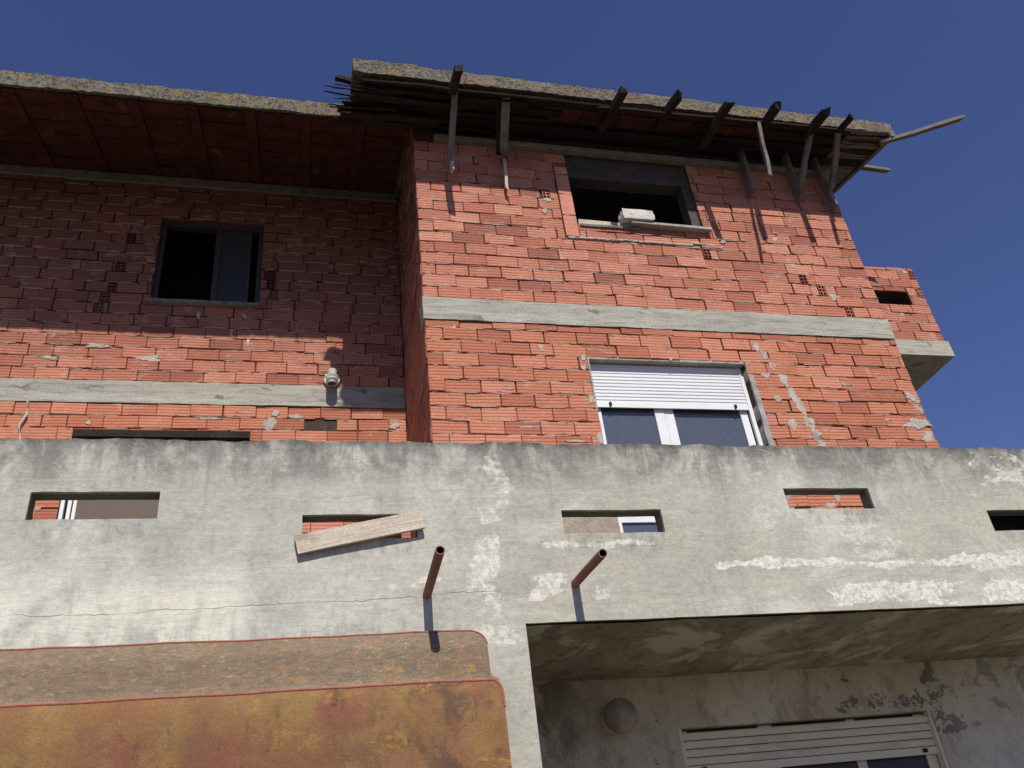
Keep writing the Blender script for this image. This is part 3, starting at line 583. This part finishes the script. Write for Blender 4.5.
# --- roofs
def roof(x0,x1,yA,yB,z0,slope,th,name,seed,cut=None,xs_step=.05,zend=0):
    """sloped concrete slab with crumbling front edge"""
    mb=MB(); n=int((x1-x0)/xs_step)
    rows=[0,.02]+[.25*i for i in range(1,int((yB-yA)/.25))]+[yB-yA]
    def p(i,t,k):
        x=x0+(x1-x0)*i/n; tt=(x-x0)/(x1-x0)
        y=yA+t; z=z0+zend*tt+slope*t+(th if k else 0)
        if t<.05:
            y+= .012*nz(x,seed,k,5)+.010*nz(x,seed,k,19); z+= (.012*nz(x,seed,k*5+2,4)+.010*nz(x,seed,k*5+2,17))
        return (x,y,z)
    for i in range(n):
        for a,b in zip(rows,rows[1:]):
            mb.face([p(i,a,1),p(i+1,a,1),p(i+1,b,1),p(i,b,1)]); mb.face([p(i,b,0),p(i+1,b,0),p(i+1,a,0),p(i,a,0)])
        mb.face([p(i,0,0),p(i+1,0,0),p(i+1,0,1),p(i,0,1)])
        mb.face([p(i+1,rows[-1],0),p(i,rows[-1],0),p(i,rows[-1],1),p(i+1,rows[-1],1)])
    for a,b in zip(rows,rows[1:]):
        mb.face([p(0,b,0),p(0,a,0),p(0,a,1),p(0,b,1)]); mb.face([p(n,a,0),p(n,b,0),p(n,b,1),p(n,a,1)])
    return part(mb,name,M['lichen'],merge=True)
rb=roof(.375,1.03,YE,YL-.02,ZE,SB,.195,'bay_roof',1,zend=-.008); 
rb2=roof(1.03,6.58,YE,11.2,ZE-.008,SB,.175,'bay_roof',2,zend=-.075)
rl=roof(-6.5,1.03,YL,11.2,ZL,SL,.185,'left_roof',3)
# red ceramic ceiling beams and blocks under the left roof
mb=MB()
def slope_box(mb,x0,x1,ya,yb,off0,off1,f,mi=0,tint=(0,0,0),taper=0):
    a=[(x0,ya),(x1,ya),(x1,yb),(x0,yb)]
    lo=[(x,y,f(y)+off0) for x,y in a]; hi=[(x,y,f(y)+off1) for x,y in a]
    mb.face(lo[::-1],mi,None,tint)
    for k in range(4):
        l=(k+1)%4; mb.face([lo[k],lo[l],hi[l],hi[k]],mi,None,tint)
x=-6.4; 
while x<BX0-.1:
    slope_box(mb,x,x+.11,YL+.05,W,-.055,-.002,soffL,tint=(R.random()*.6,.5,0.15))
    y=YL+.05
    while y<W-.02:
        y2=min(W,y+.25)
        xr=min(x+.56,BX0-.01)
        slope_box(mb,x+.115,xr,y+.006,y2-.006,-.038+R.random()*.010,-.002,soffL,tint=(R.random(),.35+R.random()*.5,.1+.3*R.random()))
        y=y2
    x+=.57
o=mb.build('ceiling_block',M['painted_shade'],rl); 
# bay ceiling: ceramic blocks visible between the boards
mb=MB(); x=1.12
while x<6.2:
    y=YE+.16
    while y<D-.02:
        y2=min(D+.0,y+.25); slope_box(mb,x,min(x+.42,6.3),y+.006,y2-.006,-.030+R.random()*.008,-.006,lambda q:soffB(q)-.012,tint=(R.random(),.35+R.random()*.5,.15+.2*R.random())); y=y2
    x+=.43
mb.build('ceiling_block',M['painted_shade'],rb2)
# formwork boards left under the bay eave (part of the roof, rotten)
def fboard(x0,x1,y,w,dz,t=.022,rag=True):
    mb=MB()
    bar(mb,(x1,y,soffB(y)-.05-dz),(x0,y+R.uniform(-.03,.03),soffB(y)-.05-dz-R.uniform(0,.03)),w,t,up=(0,-SB+R.uniform(-.25,.25),1),rough=.016,ragged=rag,seg=8)
    mb.build('formwork_board',M['darkwood'],rb2)
fboard(.38,3.2,5.72,.09,-.01); fboard(.42,2.2,5.80,.10,.03); fboard(.33,2.6,5.90,.12,.0); fboard(.25,2.5,6.03,.10,.03); fboard(.22,2.2,6.14,.11,.06); fboard(.16,1.9,6.24,.10,.09); fboard(.30,1.5,5.86,.09,.10); fboard(.26,1.3,6.08,.09,.14)
fboard(2.9,6.5,5.69,.07,.0); fboard(1.5,5.4,6.20,.16,.02); fboard(1.2,4.6,6.10,.09,.05); fboard(4.4,6.5,6.22,.13,.02); fboard(4.2,6.55,6.02,.12,.01); fboard(4.9,6.56,5.86,.13,.0)
for k in range(11):
    y=5.74+.05*k; x=.40-R.random()*.06; z=soffB(y)-.06-R.random()*.10; L_=.10+R.random()*.20
    mb=MB(); bar(mb,(x+.5,y,z+.03*R.random()),(x-L_,y+R.uniform(-.06,.06),z+R.uniform(-.07,.05)),.02+.03*R.random(),.012,rough=.02,ragged=True,taper=.3,seg=6); mb.build('splinter',M['darkwood'],rb2)
# right verge boards stepping back along the gable overhang
mb=MB(); y=5.66
while y<8.6:
    bar(mb,(6.59+R.uniform(-.01,.012),y+.055,soffB(y)-.03),(6.0,y+.055,soffB(y)-.03-.02),.10,.022,up=(0,-SB,1),rough=.006,seg=4); y+=.115
bar(mb,(6.55,5.66,soffB(5.66)-.055),(6.55,8.6,soffB(8.6)-.055),.05,.05,rough=.01,seg=10)
mb.build('verge_board',M['oldwood'],rb2)
# --- small side balcony box on the right
YS=7.37; SX0,SX1=BX1+.001,7.77
mb=MB(); bx=(6.98,7.53,6.175,6.375)
holed(mb,SX0,SX1-.015,5.60,6.77,[bx],YS+.016,YS+.14,0); mb.box((SX1-.13,YS+.14,5.60),(SX1-.015,9.6,6.77),0)
courses(mb,(0,YS,0),(1,0,0),(0,-1,0),SX0,SX1,5.604,6.79,[bx],halfcol=False,ends=[(7.72,6.70),(7.72,6.40),(7.72,5.98)])
courses(mb,(SX1,YS,0),(0,1,0),(1,0,0),.012,2.2,5.604,6.79,[],halfcol=False)
blob(mb,7.62,6.72,.05,.03,YS,2,seed=901); blob(mb,7.3,6.0,.04,.03,YS,2,seed=902)
so=part(mb,'side_balcony',[M['joint'],M['brick'],M['smear'],M['bed']])
mb=MB(); holed(mb,SX0,SX1+.03,5.375,5.60,[],YS-.012,9.6,step=.12,rough=.006); mb.build('slab',M['band'],so,merge=True)
# --- drain spouts
def spout(x,z,z2,label):
    mb=MB(); tube(mb,[(x,P+.05,z-.003),(x,P-.25,z+(z2-z)*.45),(x,4.425,z2)],.027,16,inner=.80,inmi=1)
    o=mb.build('drain_spout',[M['rust'],M['tar']],smooth=False)
    tag(o,label,'drain pipe','rusty spouts sticking out of the balcony wall')
spout(.737,1.732,1.783,'rusty metal drain spout sticking out of the wall above the end of the brown awning')
spout(1.672,1.778,1.745,'rusty metal drain spout sticking out of the wall above the corner of the recessed porch')
# --- awning
aw=tag(empty('metal_awning',(0,P,1.46)),'old rust brown stepped sheet awning with orange lichen fixed along the street wall','awning')
def apart(mb,name,mat,**k):
    o=mb.build(name,mat,aw,**k); o.location=(0,-P,-1.46); return o
def panel(prof,x1,rad,mat,name):
    """prof: list of (y,z) from top down; top right corner rounded"""
    mb=MB(); xs=[-6.4+ (x1-rad+6.4)*i/90 for i in range(91)]+[x1-rad+rad*math.sin(a*math.pi/2/8) for a in range(1,9)]
    zt=prof[0][1]
    def topz(x): 
        d=x-(x1-rad); return zt-(0 if d<=0 else rad-math.sqrt(max(0,rad*rad-d*d)))
    def yat(z):
        for (ya,za),(yb,zb) in zip(prof,prof[1:]):
            if zb<=z<=za: return ya+(yb-ya)*(za-z)/max(1e-6,za-zb)
        return prof[-1][0]
    zs=[i/16 for i in range(17)]; zb=prof[-1][1]; grid=[]
    for x in xs:
        t=topz(x); col=[]
        for s in zs:
            z=t+(zb-t)*s; y=yat(z)
            col.append((x,y+.016*nz(x,z,0,1.3)+.005*nz(x,z,0,6),z+.007*nz(x,0,3,2)+.003*nz(x,0,3,11)))
        grid.append(col)
    for a,b in zip(grid,grid[1:]):
        for j in range(16): mb.face([a[j+1],b[j+1],b[j],a[j]])
    # thickness: right edge returns towards the wall
    e=grid[-1]
    for j in range(16): mb.face([e[j+1],(e[j+1][0]-.003,e[j+1][1]+.03,e[j+1][2]),(e[j][0]-.003,e[j][1]+.03,e[j][2]),e[j]])
    # lip back to the wall along the top
    for a,b in zip(grid,grid[1:]):
        mb.face([a[0],b[0],(b[0][0],b[0][1]+.05,b[0][2]+.0),(a[0][0],a[0][1]+.05,a[0][2])])
    apart(mb,name,mat,merge=True,smooth=True)
    return [g[0] for g in grid],e
def rim(line,r,name):
    mb=MB(); tube(mb,line,r,8); apart(mb,name,M['awrim'],smooth=True)
t1,e1=panel([(4.86,1.462),(4.80,1.36),(4.785,1.25),(4.775,1.17),(4.70,1.09)],1.035,.09,M['aw1'],'upper_sheet')
t2,e2=panel([(4.615,1.122),(4.585,1.06),(4.565,.95),(4.555,.7),(4.54,.30)],1.048,.055,M['aw2'],'lower_sheet')
rim(t1,.006,'edge_strip'); rim(t2+e2[1:3],.007,'edge_strip')
mb=MB()
for i in range(60):
    a=-6.4+i*7.43/60; b=a+7.43/60; mb.face([(a,4.78,1.13),(b,4.78,1.13),(b,4.62,1.118),(a,4.62,1.118)][::-1]); mb.face([(a,4.78,1.128),(b,4.78,1.128),(b,4.62,1.116),(a,4.62,1.116)])
prev=None
for i in range(7):
    a=i/6; s=a*a*(3-2*a); y=4.775-.17*s; z=1.19-.075*a
    if prev: mb.face([(1.035,prev[0],prev[1]),(1.043,y,z),(1.0,y+.005,z-.03),(1.0,prev[0]+.005,prev[1]-.03)])
    prev=(y,z)
apart(mb,'step_strip',M['aw1'])
mb=MB(); 
for xx in (-5,-3.2,-1.4,.4): mb=MB(); bar(mb,(xx,P,.6),(xx,4.57,.62),.04,.04); apart(mb,'bracket',M['tar'])
# --- loose boards, lump, pipe, lamp
mb=MB(); bar(mb,(-.035,4.972,2.052),(.727,4.965,2.205),.026,.118,up=(0,0,1),rough=.002,seg=10); o=mb.build('wooden_plank',M['bare']); tag(o,'bleached wooden plank nailed askew across the second slot in the balcony wall','plank')
mb=MB(); bar(mb,(.34,5.055,2.118),(.60,5.055,2.150),.03,.055,rough=.002); o=mb.build('wood_offcut',M['orange']); tag(o,'orange wood offcut inside the slot behind the bleached plank','wood scrap')
mb=MB()
def lump(mb,cx,cy,cz,sx,sy,sz,seed,n=7):
    for ax in range(3):
        for sg in (-1,1):
            for i in range(n):
                for j in range(n):
                    q=[]
                    for a,b in ((i,j),(i+1,j),(i+1,j+1),(i,j+1)):
                        v=[0,0,0]; v[ax]=sg; v[(ax+1)%3]=-1+2*a/n; v[(ax+2)%3]=-1+2*b/n
                        L=math.sqrt(sum(c*c for c in v)); k=.84+.16/ L*1.0; v=[c*k for c in v]
                        d=1+.06*nz(v[0],v[1],v[2]+seed,2.2)+.03*nz(v[0],v[1],v[2]+seed,8); q.append((cx+sx*v[0]*d,cy+sy*v[1]*d,cz+sz*v[2]*d))
                    mb.face(q if sg>0 else q[::-1])
lump(mb,3.385,D-.02,6.235,.185,.085,.07,3); o=mb.build('concrete_lump',M['stone'],merge=True,smooth=False); tag(o,'whitewashed rectangular masonry block lying on the sill of the top open window','masonry block')
mb=MB(); bar(mb,(UW[0]+.02,D+.03,6.165),(3.30,D+.03,6.145),.04,.085,rough=.003); o=mb.build('wooden_board',M['bare']); tag(o,'pale board on edge in the left half of the top open window','board')
mb=MB(); bar(mb,(UW[0]+.02,D+.05,6.105),(3.40,D+.05,6.100),.14,.03,rough=.003); o=mb.build('wooden_board',M['oldwood']); tag(o,'grey flat board under the pale board in the top open window','board')
mb=MB(); tube(mb,[(.262,W+.02,5.11),(.262,W-.05,5.11),(.262,W-.085,5.10),(.262,W-.11,5.075),(.262,W-.125,5.03),(.262,W-.125,4.99)],.058,20,inner=.82); tube(mb,[(.262,W-.01,5.11),(.262,W-.04,5.11)],.085,20)
o=mb.build('outlet_pipe',M['ceramic']); tag(o,'short grey round pipe outlet on the concrete band beside the brick corner','pipe')
mb=MB(); tube(mb,[(.93,W-.5,6.52),(.80,W-.55,6.53),(.72,W-.56,6.50),(.68,W-.56,6.38)],.004,6); tube(mb,[(1.05,W-.5,6.52),(.93,W-.5,6.52)],.004,6); o=mb.build('bent_wire',M['wire']); tag(o,'thin bent wire sticking out of the shaded side of the brick bay','wire')
lamp=tag(empty('wall_lamp',(2.28,LG,1.22)),'round dusty globe lamp on the porch wall left of the shuttered window','lamp')
bpy.ops.mesh.primitive_uv_sphere_add(segments=32,ring_count=20,radius=.125,location=(0,0,0)); o=bpy.context.object; o.name='globe'; o.data.materials.append(M['globe']); o.parent=lamp; o.location=(.02,-.17,.0)
for p_ in o.data.polygons: p_.use_smooth=True
mb=MB(); tube(mb,[(.02,.01,0),(.02,-.045,0)],.095,24); mb.build('base',M['beigeframe'],lamp)
mb=MB(); mb.box((4.7,P+.30,FLOOR),(6.4,P+.33,2.55)); mb.box((4.7,P+.27,FLOOR),(4.74,P+.299,2.55)); mb.box((6.36,P+.27,FLOOR),(6.4,P+.299,2.55)); o=mb.build('added_dark_panel',M['tar']); tag(o,'made-up black sheet added behind the rightmost slot to make it dark','sheet')  # added sheet, only there to keep the rightmost slot dark
mb=MB()
tube(mb,[(-2.62,W-.02,4.78),(-2.60,W-.025,4.62),(-2.64,W-.03,4.5),(-2.61,W-.02,4.35)],.012,8); o=mb.build('hanging_cable',M['ceramic']); tag(o,'short pale cable hanging on the brick wall near the left edge','cable')
# --- timbers sticking out under the bay eave.
def timber(a,b,w,h,mat,label,up=(0,0,1),rough=.012,ragged=True,cat='timber',group=None,name='eave_timber'):
    mb=MB(); bar(mb,a,b,w,h,up=up,rough=rough,ragged=ragged,seg=8); o=mb.build(name,M[mat]); tag(o,label,cat,group)
TIMBERS=[
((1.374, 5.7, 7.261),(1.39, 5.36, 7.233),0.075,0.09,'darkwood','blackened timber end poking past the roof edge, leftmost of those over the fascia'),
((1.408, 5.7, 7.297),(1.4, 6.22, 6.785),0.06,0.05,'oldwood','leftmost grey strut slanting from the eave down to the brick wall'),
((1.419, 6.21, 6.851),(1.416, 6.21, 6.644),0.055,0.035,'bare','pale short wood end on the brick under the leftmost grey strut'),
((1.955, 5.72, 7.345),(1.991, 6.22, 6.902),0.085,0.05,'oldwood','wide grey strut slanting down to the brick wall, second from the left'),
((1.884, 5.8, 7.337),(1.951, 6.25, 6.99),0.05,0.04,'darkwood','thin dark strut just left of the second grey strut'),
((1.992, 6.24, 6.923),(1.981, 6.24, 6.448),0.05,0.03,'bare','pale narrow wood end on the brick under the second grey strut'),
((3.073, 5.98, 7.276),(3.146, 5.34, 7.204),0.075,0.08,'darkwood','dark rafter end at the roof edge above the left part of the top window'),
((3.729, 5.98, 7.383),(3.757, 5.34, 7.191),0.075,0.08,'darkwood','dark rafter end poking past the roof edge above the masonry block'),
((4.277, 6.05, 7.208),(4.326, 5.34, 7.168),0.075,0.08,'darkwood','long dark rafter end at the roof edge above the right jamb of the top window'),
((4.919, 5.72, 7.266),(4.883, 5.34, 7.172),0.075,0.08,'darkwood','dark rafter end poking past the roof edge over the loose batten'),
((4.834, 5.7, 7.264),(4.755, 5.72, 6.431),0.065,0.035,'oldwood','grey batten hanging free under the eave with its lower end in the air'),
((5.487, 5.85, 7.292),(5.495, 5.34, 7.183),0.075,0.08,'darkwood','dark rafter end poking past the roof edge, second from the right'),
((5.527, 5.7, 7.311),(5.467, 6.2, 6.796),0.055,0.05,'oldwood','grey eave strut slanting down to the wall and meeting a short plank in a V'),
((5.879, 5.8, 7.305),(5.795, 5.36, 7.152),0.045,0.06,'darkwood','thin dark rafter end poking past the roof edge, rightmost'),
((5.842, 5.7, 7.254),(5.877, 6.2, 6.775),0.055,0.05,'oldwood','grey strut slanting down beside the right corner of the brick wall'),
((4.886, 6.22, 7.422),(4.868, 6.22, 6.642),0.1,0.04,'oldwood','short grey plank on the wall right of the top open window'),
((5.472, 6.22, 7.411),(5.472, 6.22, 6.673),0.095,0.04,'oldwood','short grey plank on the wall meeting a strut in a V'),
((5.847, 6.22, 7.372),(5.876, 6.22, 6.51),0.1,0.04,'oldwood','grey plank on the wall at its upper right corner'),
((6.411, 5.75, 7.219),(7.39, 5.4, 7.396),0.055,0.045,'oldwood','long pole sticking far out to the right from the roof corner'),
((6.621, 6.5, 7.658),(7.185, 6.45, 7.583),0.06,0.04,'oldwood','short pole sticking out to the right below the roof corner'),
((1.094, 6.0, 7.507),(0.2, 6.0, 7.676),0.05,0.05,'darkwood','dark splintered pole sticking out to the left under the end of the higher roof'),
]
for t in TIMBERS: timber(*t)
# ---------------------------------------------------------------- sun, sky, camera
EL,AZ=math.radians(49),.0
sun=bpy.data.lights.new('sun','SUN'); sun.energy=4.7; sun.angle=math.radians(.53); sun.color=(1,.962,.88)
so=bpy.data.objects.new('sun',sun); C.objects.link(so)
d=Vector((-math.sin(AZ)*math.cos(EL),math.cos(EL)*math.cos(AZ),-math.sin(EL))); so.rotation_euler=d.to_track_quat('-Z','Y').to_euler()
wd=bpy.data.worlds.new('World'); SC.world=wd; wd.use_nodes=True; nt=wd.node_tree; bg=nt.nodes['Background']; bg.inputs['Strength'].default_value=.062
sky=nt.nodes.new('ShaderNodeTexSky'); sky.sky_type='NISHITA'; sky.sun_disc=False; sky.sun_elevation=EL; sky.sun_rotation=math.radians(180)-AZ; sky.air_density=1.0; sky.dust_density=.3; sky.ozone_density=3.0
mx=nt.nodes.new('ShaderNodeMix'); mx.data_type='RGBA'; mx.blend_type='MULTIPLY'; mx.inputs[0].default_value=1; mx.inputs[7].default_value=(1.02,1.01,1.46,1); nt.links.new(sky.outputs[0],mx.inputs[6]); nt.links.new(mx.outputs[2],bg.inputs[0])
cam=bpy.data.cameras.new('camera'); co=bpy.data.objects.new('camera',cam); C.objects.link(co); SC.camera=co
cam.sensor_width=36; cam.lens=861.06/1024*36; cam.clip_end=500; cam.clip_start=.05
Rv=Vector((0.97234216,-0.20871913,-0.10481916)); Uv=Vector((-0.02535247,-0.54045476,0.84099103)); Fv=Vector((0.23218093,0.8150736,0.53079849))
# rows above are world (x,y,z) components of camera right, up, forward
co.matrix_world=Matrix(((Rv.x,Uv.x,-Fv.x,0),(Rv.y,Uv.y,-Fv.y,0),(Rv.z,Uv.z,-Fv.z,0),(0,0,0,1)))
SC.view_settings.view_transform='Standard'; SC.view_settings.look='None'; SC.view_settings.exposure=0; SC.cycles.use_denoising=True
